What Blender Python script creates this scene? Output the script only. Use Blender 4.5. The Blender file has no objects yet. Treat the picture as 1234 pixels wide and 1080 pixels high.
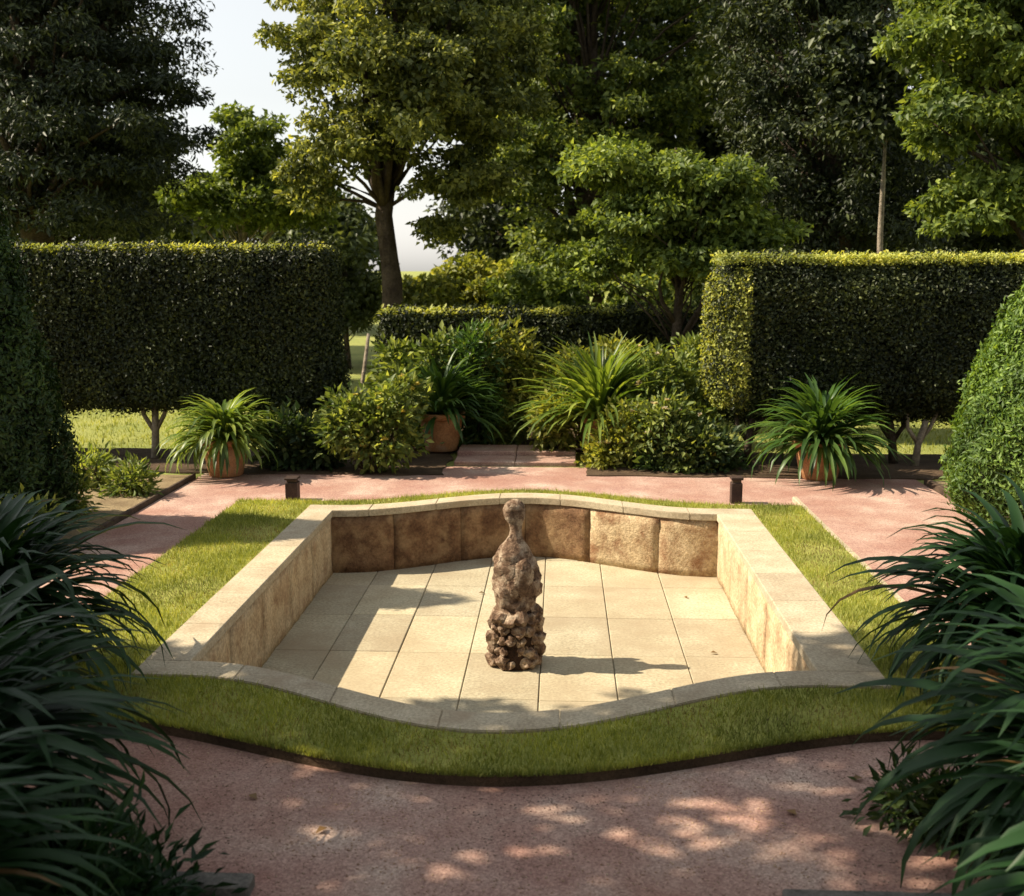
import bpy, bmesh, math, random
import numpy as np
from mathutils import Vector, Matrix, noise

R = math.radians
random.seed(7)
rng = np.random.default_rng(11)
S = bpy.context.scene
C = S.collection

# ------------------------------------------------------------------ camera
F, H = 1300.0, 2.2                     # focal length in photo pixels, eye height
VX, VY = 675.0, 325.0                  # where lines running straight away from us meet
cam = bpy.data.cameras.new('camera')
cam.sensor_width = 36.0
cam.lens = F / 1234.0 * 36.0
cam.clip_end = 2000
camo = bpy.data.objects.new('camera', cam)
C.objects.link(camo)
camo.location = (0, 0, H)
camo.rotation_euler = (R(90) - math.atan((540 - VY) / F), 0, math.atan((VX - 617) / F))
cam.dof.use_dof = True
cam.dof.focus_distance = 8.0
cam.dof.aperture_fstop = 2.8
S.camera = camo

# ------------------------------------------------------------------ sky and sun
SUN_FROM = Vector((-1.0, 0.02, 0.99)).normalized()
w = bpy.data.worlds.new('World')
S.world = w
w.use_nodes = True
nt = w.node_tree
sky = nt.nodes.new('ShaderNodeTexSky')
sky.sky_type = 'NISHITA'
sky.sun_disc = False
sky.sun_elevation = math.asin(SUN_FROM.z)
sky.sun_rotation = math.atan2(SUN_FROM.x, SUN_FROM.y)
sky.dust_density = 0.8
sky.air_density = 1.5
hsv = nt.nodes.new('ShaderNodeHueSaturation')        # pale, hazy white sky
hsv.inputs['Saturation'].default_value = 0.2
nt.links.new(sky.outputs[0], hsv.inputs['Color'])
nt.links.new(hsv.outputs[0], nt.nodes['Background'].inputs[0])
nt.nodes['Background'].inputs[1].default_value = 0.093
sl = bpy.data.lights.new('sun', 'SUN')
sl.energy = 5.0
sl.angle = R(0.5)
sl.color = (1.0, 0.86, 0.66)
so = bpy.data.objects.new('sun', sl)
C.objects.link(so)
so.rotation_euler = (-SUN_FROM).to_track_quat('-Z', 'Y').to_euler()
so.location = (-20, 0, 20)

S.view_settings.view_transform = 'Standard'
S.view_settings.look = 'None'
S.view_settings.exposure = 0.9
S.view_settings.gamma = 1
S.view_settings.use_curve_mapping = False


# ------------------------------------------------------------------ helpers
def gp(px, py, z=0.0):
    """point where the photo pixel meets the level z"""
    cp, cy = camo.rotation_euler.x, camo.rotation_euler.z
    v = Vector(((px - 617) / F, -(py - 540) / F, -1.0))
    v = camo.rotation_euler.to_matrix() @ v
    t = (z - H) / v.z
    return Vector((v.x * t, v.y * t, z))


def dp(px, py, Y):
    """point of the photo pixel at distance Y"""
    v = Vector(((px - 617) / F, -(py - 540) / F, -1.0))
    v = camo.rotation_euler.to_matrix() @ v
    t = Y / v.y
    return Vector((v.x * t, Y, H + v.z * t))


def link(name, me, mat=None, parent=None, loc=None):
    o = bpy.data.objects.new(name, me)
    C.objects.link(o)
    if mat is not None and me is not None and not me.materials:
        me.materials.append(mat)
    if parent is not None:
        o.parent = parent
    if loc is not None:
        o.location = loc
    return o


def thing(name, label, cat, loc=(0, 0, 0), rz=0.0, group=None):
    o = bpy.data.objects.new(name, None)
    C.objects.link(o)
    o.empty_display_size = 0.2
    o.location = loc
    o.rotation_euler = (0, 0, rz)
    return tag(o, label, cat, group)


def tag(o, label=None, cat=None, group=None, kind=None):
    if label: o['label'] = label
    if cat: o['category'] = cat
    if group: o['group'] = group
    if kind: o['kind'] = kind
    return o


def npmesh(name, V, Fc, smooth=False):
    """mesh from numpy arrays, all faces with the same number of corners"""
    V = np.asarray(V, dtype=np.float32).reshape(-1, 3)
    Fc = np.asarray(Fc, dtype=np.int32)
    me = bpy.data.meshes.new(name)
    me.vertices.add(len(V))
    me.vertices.foreach_set('co', V.ravel())
    n, k = Fc.shape
    me.loops.add(n * k)
    me.loops.foreach_set('vertex_index', Fc.ravel())
    me.polygons.add(n)
    me.polygons.foreach_set('loop_start', np.arange(0, n * k, k, dtype=np.int32))
    me.polygons.foreach_set('loop_total', np.full(n, k, dtype=np.int32))
    if smooth:
        me.polygons.foreach_set('use_smooth', np.ones(n, dtype=bool))
    me.update(calc_edges=True)
    me.validate()
    return me


def bmmesh(name, bm, smooth=False):
    bmesh.ops.recalc_face_normals(bm, faces=bm.faces)
    me = bpy.data.meshes.new(name)
    if smooth:
        for f in bm.faces: f.smooth = True
    bm.to_mesh(me)
    bm.free()
    return me


def unit(a):
    return a / np.maximum(np.linalg.norm(a, axis=1, keepdims=True), 1e-6)


def leaf_cloud(P, D, N, L, W, fold=0.25):
    """kite-shaped folded leaves: base P, direction D, upper side N"""
    n = len(P)
    D = unit(D)
    Sd = unit(np.cross(D, N))
    N = np.cross(Sd, D)
    L = L[:, None]; W = W[:, None]
    a = P
    b = P + D * L * 0.45 + Sd * W * 0.5 + N * W * fold
    c = P + D * L - N * L * 0.12
    d = P + D * L * 0.45 - Sd * W * 0.5 + N * W * fold
    V = np.stack([a, b, c, d], 1).reshape(-1, 3)
    i = np.arange(n)[:, None] * 4
    T = np.concatenate([np.stack([i, i + 1, i + 2], 2).reshape(-1, 3),
                        np.stack([i, i + 2, i + 3], 2).reshape(-1, 3)])
    return V, T


def tube(bm, pts, rad, sides=7):
    """tapered tube through points"""
    rings = []
    n = len(pts)
    for i, p in enumerate(pts):
        t = (pts[min(i + 1, n - 1)] - pts[max(i - 1, 0)]).normalized()
        u = t.orthogonal().normalized() if abs(t.z) < 0.9 else Vector((1, 0, 0)).cross(t).normalized()
        v = t.cross(u)
        rings.append([bm.verts.new(p + (u * math.cos(2 * math.pi * k / sides) + v * math.sin(2 * math.pi * k / sides)) * rad[i])
                      for k in range(sides)])
    for a, b in zip(rings, rings[1:]):
        # match nearest start so that the skin does not twist
        off = min(range(sides), key=lambda k: (a[0].co - b[k].co).length)
        for k in range(sides):
            bm.faces.new((a[k], a[(k + 1) % sides], b[(k + 1 + off) % sides], b[(k + off) % sides]))
    bm.faces.new(rings[-1])
    bm.faces.new(list(reversed(rings[0])))


def box(bm, x0, x1, y0, y1, z0, z1, bev=0.0):
    m = Matrix.Translation(((x0 + x1) / 2, (y0 + y1) / 2, (z0 + z1) / 2)) @ Matrix.Diagonal((x1 - x0, y1 - y0, z1 - z0, 1))
    r = bmesh.ops.create_cube(bm, size=1, matrix=m)
    if bev:
        es = list({e for v in r['verts'] for e in v.link_edges})
        bmesh.ops.bevel(bm, geom=es, offset=bev, segments=1, affect='EDGES')


# ------------------------------------------------------------------ materials
def mat_new(name):
    m = bpy.data.materials.new(name)
    m.use_nodes = True
    n = m.node_tree
    return m, n, n.nodes['Principled BSDF']


def ramp(n, fac, stops):
    r = n.nodes.new('ShaderNodeValToRGB')
    el = r.color_ramp.elements
    while len(el) < len(stops): el.new(0.5)
    for e, (p, c) in zip(el, stops):
        e.position = p
        e.color = (*c, 1)
    n.links.new(fac, r.inputs[0])
    return r.outputs[0]


def noise_tex(n, scale, detail=4, rough=0.55, coord='Object', vec=None):
    t = n.nodes.new('ShaderNodeTexNoise')
    t.inputs['Scale'].default_value = scale
    t.inputs['Detail'].default_value = detail
    t.inputs['Roughness'].default_value = rough
    if vec is None:
        tc = n.nodes.new('ShaderNodeTexCoord')
        vec = tc.outputs[coord]
    n.links.new(vec, t.inputs['Vector'])
    return t


def world_pos(n):
    g = n.nodes.new('ShaderNodeNewGeometry')
    return g.outputs['Position']


def mix_rgb(n, a, b, fac, mode='MIX'):
    m = n.nodes.new('ShaderNodeMix')
    m.data_type = 'RGBA'
    m.blend_type = mode
    for s, v in ((m.inputs[6], a), (m.inputs[7], b), (m.inputs[0], fac)):
        if hasattr(v, 'links') or isinstance(v, bpy.types.NodeSocket):
            n.links.new(v, s)
        else:
            s.default_value = v if not isinstance(v, tuple) else (*v, 1)
    return m.outputs[2]


def leaf_mat(name, dark, light, trans=0.35, rough=0.5, spec=0.3, tint=None):
    m, n, b = mat_new(name)
    g = n.nodes.new('ShaderNodeNewGeometry')
    col = ramp(n, g.outputs['Random Per Island'], [(0.0, dark), (0.72, tuple(a * .62 + c * .38 for a, c in zip(dark, light))), (1.0, light)])
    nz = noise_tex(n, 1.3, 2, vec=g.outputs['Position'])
    v = ramp(n, nz.outputs[0], [(0.32, (0.55, 0.60, 0.62)), (0.68, (1.35, 1.30, 1.05))])  # leaf tone by clump, widened to put sunlit and shaded masses into the colour
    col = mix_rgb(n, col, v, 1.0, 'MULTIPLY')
    n.links.new(col, b.inputs['Base Color'])
    b.inputs['Roughness'].default_value = rough
    b.inputs['Specular IOR Level'].default_value = spec
    t = n.nodes.new('ShaderNodeBsdfTranslucent')
    tc = mix_rgb(n, col, (1.25, 1.15, 0.45), 1.0, 'MULTIPLY')
    n.links.new(tc, t.inputs[0])
    mx = n.nodes.new('ShaderNodeMixShader')
    mx.inputs[0].default_value = trans
    n.links.new(b.outputs[0], mx.inputs[1])
    n.links.new(t.outputs[0], mx.inputs[2])
    n.links.new(mx.outputs[0], n.nodes['Material Output'].inputs[0])
    return m


def rough_mat(name, stops, scale=6.0, fine=60.0, bump=0.4, rough=0.9, dist=0.02, vary=0.0, stain=None, mid=None):
    """stone, soil, gravel, bark: large mottling, fine grain and relief"""
    m, n, b = mat_new(name)
    pos = world_pos(n)
    a = noise_tex(n, scale, 6, 0.6, vec=pos)
    col = ramp(n, a.outputs[0], stops)
    f = noise_tex(n, fine, 5, 0.7, vec=pos)
    gv = ramp(n, f.outputs[0], [(0.3, (0.6, 0.6, 0.6)), (0.7, (1.25, 1.25, 1.25))])
    col = mix_rgb(n, col, gv, 1.0, 'MULTIPLY')
    if stain:
        s = noise_tex(n, stain[0], 5, 0.65, vec=pos)
        sm = ramp(n, s.outputs[0], [(stain[1], (0, 0, 0)), (stain[2], (1, 1, 1))])
        col = mix_rgb(n, col, stain[3], sm)
    if vary:
        oi = n.nodes.new('ShaderNodeObjectInfo')
        v = ramp(n, oi.outputs['Random'], [(0, (1 - vary,) * 3), (1, (1 + vary, 1 + vary, 1 + vary * 0.7))])
        col = mix_rgb(n, col, v, 1.0, 'MULTIPLY')
    n.links.new(col, b.inputs['Base Color'])
    b.inputs['Roughness'].default_value = rough
    b.inputs['Specular IOR Level'].default_value = 0.2
    h = n.nodes.new('ShaderNodeMath')
    h.operation = 'ADD'
    n.links.new(a.outputs[0], h.inputs[0])
    n.links.new(f.outputs[0], h.inputs[1])
    bp = n.nodes.new('ShaderNodeBump')
    bp.inputs['Strength'].default_value = bump
    bp.inputs['Distance'].default_value = dist
    n.links.new(h.outputs[0], bp.inputs['Height'])
    n.links.new(bp.outputs[0], b.inputs['Normal'])
    return m


M = {}


def add_cells(m, scale, lo, hi):
    n = m.node_tree
    b = n.nodes['Principled BSDF']
    src = b.inputs['Base Color'].links[0].from_socket
    v = n.nodes.new('ShaderNodeTexVoronoi')
    v.inputs['Scale'].default_value = scale
    n.links.new(world_pos(n), v.inputs['Vector'])
    sp = n.nodes.new('ShaderNodeSeparateColor')
    n.links.new(v.outputs['Color'], sp.inputs[0])
    g = ramp(n, sp.outputs[0], [(0.0, lo), (1.0, hi)])
    n.links.new(mix_rgb(n, src, g, 1.0, 'MULTIPLY'), b.inputs['Base Color'])


M['gravel'] = rough_mat('gravel', [(0.3, (0.34, 0.19, 0.155)), (0.5, (0.44, 0.29, 0.235)), (0.7, (0.55, 0.425, 0.345))], 2.2, 110, 0.5, 0.95, 0.006, stain=(0.8, 0.42, 0.68, (0.31, 0.165, 0.125)))
add_cells(M['gravel'], 110, (0.74, 0.72, 0.73), (1.22, 1.26, 1.26))
M['pebble'] = leaf_mat('pebble', (0.33, 0.20, 0.155), (0.62, 0.47, 0.38), 0.0, 0.9, 0.2)
M['lawn'] = rough_mat('lawn', [(0.3, (0.20, 0.24, 0.06)), (0.7, (0.34, 0.35, 0.10))], 0.8, 25, 0.8, 0.95, 0.03)
M['turf'] = rough_mat('turf', [(0.3, (0.26, 0.29, 0.06)), (0.7, (0.42, 0.42, 0.11))], 3, 70, 0.8, 0.95, 0.02)
M['soil'] = rough_mat('soil', [(0.3, (0.06, 0.04, 0.025)), (0.7, (0.15, 0.10, 0.06))], 3, 60, 0.9, 0.95, 0.03)
M['sand_bed'] = rough_mat('sandy_soil', [(0.3, (0.22, 0.16, 0.09)), (0.7, (0.40, 0.31, 0.18))], 3, 60, 0.9, 0.95, 0.03)
M['slab'] = rough_mat('floor_slab', [(0.3, (0.38, 0.325, 0.22)), (0.55, (0.455, 0.405, 0.285)), (0.75, (0.51, 0.46, 0.335))], 2.5, 45, 0.25, 0.85, 0.006, vary=0.11, stain=(1.1, 0.43, 0.72, (0.32, 0.255, 0.17)))
M['joint'] = rough_mat('joint_mortar', [(0.3, (0.26, 0.21, 0.14)), (0.7, (0.36, 0.30, 0.20))], 8, 80, 0.5, 0.95, 0.01)
M['wallstone'] = rough_mat('wall_stone', [(0.3, (0.36, 0.24, 0.14)), (0.5, (0.52, 0.40, 0.25)), (0.7, (0.62, 0.50, 0.33))], 5, 40, 0.6, 0.9, 0.02, vary=0.08, stain=(3.2, 0.55, 0.8, (0.36, 0.23, 0.14)))
M['coping'] = rough_mat('coping_stone', [(0.3, (0.39, 0.32, 0.22)), (0.6, (0.50, 0.43, 0.31)), (0.75, (0.56, 0.49, 0.37))], 4, 55, 0.4, 0.9, 0.008, vary=0.08, stain=(2.4, 0.55, 0.75, (0.36, 0.28, 0.19)))
M['shadewall'] = rough_mat('shaded_brown_wall_stone', [(0.3, (0.10, 0.05, 0.028)), (0.5, (0.21, 0.12, 0.065)), (0.7, (0.36, 0.23, 0.125))], 6, 40, 0.6, 0.9, 0.02, vary=0.12, stain=(3.6, 0.5, 0.72, (0.42, 0.29, 0.16)))  # brown mottled stone, darkened further to carry the shade on the far wall
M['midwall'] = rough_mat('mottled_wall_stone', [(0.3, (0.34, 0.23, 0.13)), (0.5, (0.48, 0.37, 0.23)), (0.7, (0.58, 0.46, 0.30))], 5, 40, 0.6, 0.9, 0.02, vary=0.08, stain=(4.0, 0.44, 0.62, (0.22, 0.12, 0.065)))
M['rock'] = rough_mat('statue_rock', [(0.32, (0.12, 0.07, 0.045)), (0.48, (0.29, 0.19, 0.125)), (0.61, (0.60, 0.47, 0.34))], 13, 70, 1.0, 0.95, 0.03, stain=(17, 0.56, 0.66, (0.075, 0.042, 0.027)))  # dark blotches and pale tones put crevice shade and lit faces into the rock
M['gapshade'] = rough_mat('statue_gap_shade', [(0.3, (0.03, 0.016, 0.01)), (0.7, (0.08, 0.045, 0.03))], 13, 70, 1.0, 0.95, 0.03)  # near-black colour standing for the shade between the heaped rocks
M['terra'] = rough_mat('terracotta', [(0.3, (0.36, 0.16, 0.07)), (0.7, (0.55, 0.29, 0.14))], 5, 50, 0.3, 0.85, 0.006, vary=0.1, stain=(4, 0.55, 0.8, (0.45, 0.34, 0.24)))
M['bark'] = rough_mat('bark', [(0.3, (0.05, 0.035, 0.025)), (0.7, (0.13, 0.10, 0.07))], 6, 30, 1.0, 0.95, 0.05)
M['palebark'] = rough_mat('pale_bark', [(0.3, (0.22, 0.18, 0.13)), (0.7, (0.42, 0.36, 0.28))], 8, 30, 0.8, 0.95, 0.03)
M['timber'] = rough_mat('dark_timber', [(0.3, (0.05, 0.035, 0.025)), (0.7, (0.12, 0.085, 0.06))], 8, 60, 0.6, 0.9, 0.01)
M['greystone'] = rough_mat('grey_stone', [(0.3, (0.09, 0.085, 0.075)), (0.7, (0.2, 0.185, 0.16))], 6, 60, 0.6, 0.9, 0.01)
M['darkmetal'] = rough_mat('dark_metal', [(0.3, (0.035, 0.022, 0.018)), (0.7, (0.07, 0.045, 0.035))], 12, 80, 0.2, 0.6, 0.003)
M['glass'] = None
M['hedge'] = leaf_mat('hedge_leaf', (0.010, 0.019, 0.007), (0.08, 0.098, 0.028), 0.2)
M['hedgelit'] = leaf_mat('sunlit_hedge_leaf', (0.27, 0.32, 0.07), (0.62, 0.62, 0.19), 0.4)  # hedge leaf coloured bright to carry the sunlight on top and end
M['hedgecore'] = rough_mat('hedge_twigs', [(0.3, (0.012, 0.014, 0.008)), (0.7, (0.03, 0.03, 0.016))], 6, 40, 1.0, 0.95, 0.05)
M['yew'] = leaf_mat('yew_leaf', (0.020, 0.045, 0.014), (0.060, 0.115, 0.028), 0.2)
M['yewlight'] = leaf_mat('pale_yew_leaf', (0.06, 0.12, 0.025), (0.24, 0.36, 0.08), 0.35)  # paler yew leaf tone, used on the rounded topiary
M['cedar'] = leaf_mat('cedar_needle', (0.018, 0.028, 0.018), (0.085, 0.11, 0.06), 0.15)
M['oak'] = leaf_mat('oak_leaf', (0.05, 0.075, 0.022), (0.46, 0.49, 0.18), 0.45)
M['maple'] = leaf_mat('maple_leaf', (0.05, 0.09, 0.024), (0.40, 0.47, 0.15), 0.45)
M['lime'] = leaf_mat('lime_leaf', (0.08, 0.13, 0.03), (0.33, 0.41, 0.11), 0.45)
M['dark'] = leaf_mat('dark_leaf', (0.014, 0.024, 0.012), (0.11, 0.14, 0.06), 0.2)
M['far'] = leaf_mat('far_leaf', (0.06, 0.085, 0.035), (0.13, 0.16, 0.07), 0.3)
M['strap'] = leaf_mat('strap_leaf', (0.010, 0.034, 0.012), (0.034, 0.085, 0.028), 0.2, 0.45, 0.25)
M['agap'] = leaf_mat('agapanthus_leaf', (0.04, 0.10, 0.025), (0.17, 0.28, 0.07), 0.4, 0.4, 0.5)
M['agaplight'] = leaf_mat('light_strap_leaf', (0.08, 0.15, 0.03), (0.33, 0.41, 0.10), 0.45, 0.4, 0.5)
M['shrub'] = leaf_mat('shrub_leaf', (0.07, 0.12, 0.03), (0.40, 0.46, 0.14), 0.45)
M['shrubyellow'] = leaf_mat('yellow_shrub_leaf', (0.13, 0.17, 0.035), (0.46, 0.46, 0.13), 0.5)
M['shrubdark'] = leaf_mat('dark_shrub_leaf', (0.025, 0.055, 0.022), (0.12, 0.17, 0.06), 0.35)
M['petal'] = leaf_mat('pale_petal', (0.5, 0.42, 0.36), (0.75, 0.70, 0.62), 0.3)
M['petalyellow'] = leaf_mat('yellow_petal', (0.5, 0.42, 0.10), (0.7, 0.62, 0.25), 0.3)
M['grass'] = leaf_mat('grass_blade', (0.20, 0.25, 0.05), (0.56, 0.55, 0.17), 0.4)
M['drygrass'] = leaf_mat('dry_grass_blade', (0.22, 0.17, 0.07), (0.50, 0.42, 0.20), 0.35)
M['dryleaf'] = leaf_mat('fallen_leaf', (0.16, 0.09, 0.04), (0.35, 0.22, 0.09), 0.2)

# ------------------------------------------------------------------ the plan of the sunken pool
XLi, XLo, XRi, XRo = -2.11, -2.36, 1.455, 1.79       # inner and outer side lines
CXP = -0.33
ZF, ZG, ZT = -0.60, -0.07, -0.015                   # pool floor, gravel, turf top


def bow(x, hw=1.75):
    d = abs(x - CXP) / hw
    return 0.5 * (1 + math.cos(math.pi * d)) if d < 1 else 0.0


def near_i(x): return 5.78 - 0.66 * bow(x)
def near_o(x): return 5.57 - 0.66 * bow(x)
def far_i(x): return 9.69 + 0.65 * bow(x)
def far_o(x): return 9.92 + 0.65 * bow(x)
def turf_n(x): return 5.06 - 0.58 * bow(x, 2.25)
def turf_f(x): return 10.16 + 0.60 * bow(x, 1.95)


XTl, XTr = -3.11, 2.30


def outline(x0, x1, fn, ff, n=40):
    xs = [x0 + (x1 - x0) * i / n for i in range(n + 1)]
    return [(x, fn(x)) for x in xs] + [(x, ff(x)) for x in reversed(xs)]


def sheet(name, outer, holes, z, mat, skirt=0.0):
    bm = bmesh.new()
    es = []
    for loop in [outer] + holes:
        vs = [bm.verts.new((x, y, z)) for x, y in loop]
        for i in range(len(vs)):
            es.append(bm.edges.new((vs[i], vs[(i + 1) % len(vs)])))
    bmesh.ops.triangle_fill(bm, use_beauty=True, use_dissolve=False, edges=es)
    for f in bm.faces:
        if f.normal.z < 0: f.normal_flip()
    if skirt:
        for e in es:
            a, b = e.verts
            c = bm.verts.new((a.co.x, a.co.y, z - skirt))
            d = bm.verts.new((b.co.x, b.co.y, z - skirt))
            bm.faces.new((a, b, d, c)).material_index = 1
    me = bpy.data.meshes.new(name)
    bm.to_mesh(me); bm.free()
    me.materials.append(mat)
    me.materials.append(M['soil'])
    return link(name, me)


def rect(x0, x1, y0, y1): return [(x0, y0), (x1, y0), (x1, y1), (x0, y1)]


pool_out = outline(XLo + 0.01, XRo - 0.01, lambda x: near_o(x) + 0.01, lambda x: far_o(x) - 0.01)
turf_out = outline(XTl, XTr, turf_n, turf_f)
ground = sheet('ground', rect(-900, 900, -300, 1500), [rect(-3.95, 3.85, 1.0, 12.3)], ZG - 0.006, M['lawn'])
tag(ground, kind='structure')
path = sheet('gravel_path', rect(-4.0, 3.9, -3.0, 12.36), [pool_out], ZG, M['gravel'])
tag(path, kind='structure')
turf = sheet('lawn_border', turf_out, [pool_out], ZT, M['turf'], 0.06)
tag(turf, kind='structure')
# planting beds
def wavy(x0, x1, y0, y1, sd):
    pts = []
    c = rect(x0, x1, y0, y1)
    for i in range(4):
        a, b = Vector(c[i]), Vector(c[(i + 1) % 4])
        n = max(3, int((b - a).length / .12))
        for k in range(n):
            p = a.lerp(b, k / n)
            d = noise.noise(Vector((p.x * 3, p.y * 3, sd))) * .07 + noise.noise(Vector((p.x * 11, p.y * 11, sd))) * .03
            nrm = Vector(((b - a).y, -(b - a).x)).normalized()
            pts.append(tuple(p + nrm * d))
    return pts


bed_l = sheet('planting_bed', rect(-9.5, -4.07, -2.0, 11.6), [], ZG + 0.02, M['sand_bed'], 0.03); tag(bed_l, kind='structure')
bed_r = sheet('planting_bed', rect(3.97, 9.5, -2.0, 11.6), [], ZG + 0.02, M['sand_bed'], 0.03); tag(bed_r, kind='structure')
bed_bl = sheet('planting_bed', wavy(-10.5, -1.32, 11.8, 13.4, 1), [], ZG + 0.012, M['soil'], 0.04); tag(bed_bl, kind='structure')
bed_br = sheet('planting_bed', wavy(0.30, 9.5, 11.8, 13.4, 2), [], ZG + 0.012, M['soil'], 0.04); tag(bed_br, kind='structure')
bed_bc = sheet('planting_bed', rect(-2.8, 2.2, 13.45, 15.6), [], ZG + 0.03, M['soil'], 0.04); tag(bed_bc, kind='structure')

# ------------------------------------------------------------------ pool: floor slabs, wall stones, coping
pool = thing('sunken_pool', 'empty sunken stone pool with bowed ends and pale slab floor set in grass', 'pool', (CXP, 8.0, ZF))
PO = Vector(pool.location)


def pl(name, me, mat):
    o = link(name, me, mat, pool)
    o.matrix_parent_inverse = Matrix.Translation(-PO)
    return o


bm = bmesh.new()
xs = [XLo + 0.03 + (XRo - XLo - 0.06) * i / 36 for i in range(37)]
ra = [bm.verts.new((x, near_o(x) + 0.05, ZF - 0.025)) for x in xs]
rb = [bm.verts.new((x, far_o(x) - 0.05, ZF - 0.025)) for x in xs]
for i in range(36): bm.faces.new((ra[i], ra[i + 1], rb[i + 1], rb[i]))
pl('floor_bed', bmmesh('floor_bed', bm), M['joint'])

colx = [-2.22, -1.70, -1.18, -0.65, -0.125, 0.40, 0.93, 1.53]
for ci, (xa, xb) in enumerate(zip(colx, colx[1:])):
    y = 5.02 + (0.0 if ci % 2 else 0.02)
    yend = 10.5
    while y < yend - 0.1:
        ln = 0.86 + random.uniform(-0.015, 0.015)
        y2 = min(y + ln, yend)
        g = 0.004
        # trim to the plan under the walls
        ya = max(y, min(near_i(xa), near_i(xb)) - 0.1)
        yb = min(y2, max(far_i(xa), far_i(xb)) + 0.1)
        if yb - ya > 0.08:
            bm = bmesh.new()
            g = 0.0026
            box(bm, xa + g, xb - g, ya + g, yb - g, ZF - 0.05, ZF + random.uniform(-0.003, 0.003), 0.006)
            pl('floor_slab', bmmesh('floor_slab', bm), M['slab'])
        y = y2


def strip_piece(name, fi, fo, xa, xb, z0, z1, mat, nseg=6, jit=0.0, bev=0.005):
    """a stone between two plan curves fi (inner) and fo (outer), from xa to xb"""
    bm = bmesh.new()
    rows = []
    for i in range(nseg + 1):
        x = xa + (xb - xa) * i / nseg
        rows.append([bm.verts.new((x, fi(x), z0)), bm.verts.new((x, fi(x), z1)), bm.verts.new((x, fo(x), z1)), bm.verts.new((x, fo(x), z0))])
    for a, b in zip(rows, rows[1:]):
        for k in range(4):
            bm.faces.new((a[k], b[k], b[(k + 1) % 4], a[(k + 1) % 4]))
    bm.faces.new(rows[0][::-1]); bm.faces.new(rows[-1])
    bmesh.ops.recalc_face_normals(bm, faces=bm.faces)
    es = [e for e in bm.edges if e.calc_face_angle(0) > 0.6]
    if bev: bmesh.ops.bevel(bm, geom=es, offset=bev, segments=2, affect='EDGES')
    return pl(name, bmmesh(name, bm), mat)


def wall_block(axis, face, back, a, b, z0, z1):
    """rough block of a straight wall; 'face' is the visible side"""
    bm = bmesh.new()
    n, mz = 8, 6
    sgn = 1 if face > back else -1
    g = 0.0015
    grid = []
    sd = random.uniform(0, 50)
    for i in range(n + 1):
        row = []
        for j in range(mz + 1):
            y = a + g + (b - a - 2 * g) * i / n
            z = z0 + g + (z1 - z0 - 2 * g) * j / mz
            edge = i in (0, n) or j in (0, mz)
            d = (noise.noise(Vector((y * 6, z * 6, sd))) * 0.010 + noise.noise(Vector((y * 17, z * 17, sd))) * 0.005) + 0.004
            if edge: d -= 0.005
            row.append(bm.verts.new((face + sgn * d, y, z)))
        grid.append(row)
    for i in range(n):
        for j in range(mz):
            bm.faces.new((grid[i][j], grid[i + 1][j], grid[i + 1][j + 1], grid[i][j + 1]))
    ring = [grid[i][0] for i in range(n + 1)] + [grid[n][j] for j in range(1, mz + 1)] + [grid[i][mz] for i in range(n - 1, -1, -1)] + [grid[0][j] for j in range(mz - 1, 0, -1)]
    bk = [bm.verts.new((back, v.co.y, v.co.z)) for v in ring]
    for i in range(len(ring)):
        k = (i + 1) % len(ring)
        bm.faces.new((ring[i], bk[i], bk[k], ring[k]))
    bm.faces.new(bk)
    return pl('wall_stone', bmmesh('wall_stone', bm, True), M['wallstone'])


def curved_block(fi, fo, xa, xb, z0, z1, sgn, mat='wallstone'):
    bm = bmesh.new()
    n, mz = 8, 6
    g = 0.0015
    sd = random.uniform(0, 50)
    grid = []
    for i in range(n + 1):
        x = xa + g + (xb - xa - 2 * g) * i / n
        row = []
        for j in range(mz + 1):
            z = z0 + g + (z1 - z0 - 2 * g) * j / mz
            edge = i in (0, n) or j in (0, mz)
            d = noise.noise(Vector((x * 6, z * 6, sd))) * 0.010 + noise.noise(Vector((x * 17, z * 17, sd))) * 0.005 + 0.004
            if edge: d -= 0.005
            row.append(bm.verts.new((x, fi(x) - sgn * d, z)))
        grid.append(row)
    for i in range(n):
        for j in range(mz):
            bm.faces.new((grid[i][j], grid[i + 1][j], grid[i + 1][j + 1], grid[i][j + 1]))
    ring = [grid[i][0] for i in range(n + 1)] + [grid[n][j] for j in range(1, mz + 1)] + [grid[i][mz] for i in range(n - 1, -1, -1)] + [grid[0][j] for j in range(mz - 1, 0, -1)]
    bk = [bm.verts.new((v.co.x, fo(v.co.x), v.co.z)) for v in ring]
    for i in range(len(ring)):
        k = (i + 1) % len(ring)
        bm.faces.new((ring[i], bk[i], bk[k], ring[k]))
    # back as strips
    lo, hi = bk[:n + 1], bk[n + mz:2 * n + mz + 1][::-1]
    for i in range(n):
        bm.faces.new((lo[i], hi[i], hi[i + 1], lo[i + 1]))
    return pl('wall_stone', bmmesh('wall_stone', bm, True), M[mat])


ZC = -0.065
sy0, sy1 = 5.78, 9.69
nb = 5
for k in range(nb):
    a, b = sy0 + (sy1 - sy0) * k / nb, sy0 + (sy1 - sy0) * (k + 1) / nb
    wall_block('y', XLi, XLo + 0.04, a, b, ZF - 0.02, ZC)
    wall_block('y', XRi, XRo - 0.04, a, b, ZF - 0.02, ZC)
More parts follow.
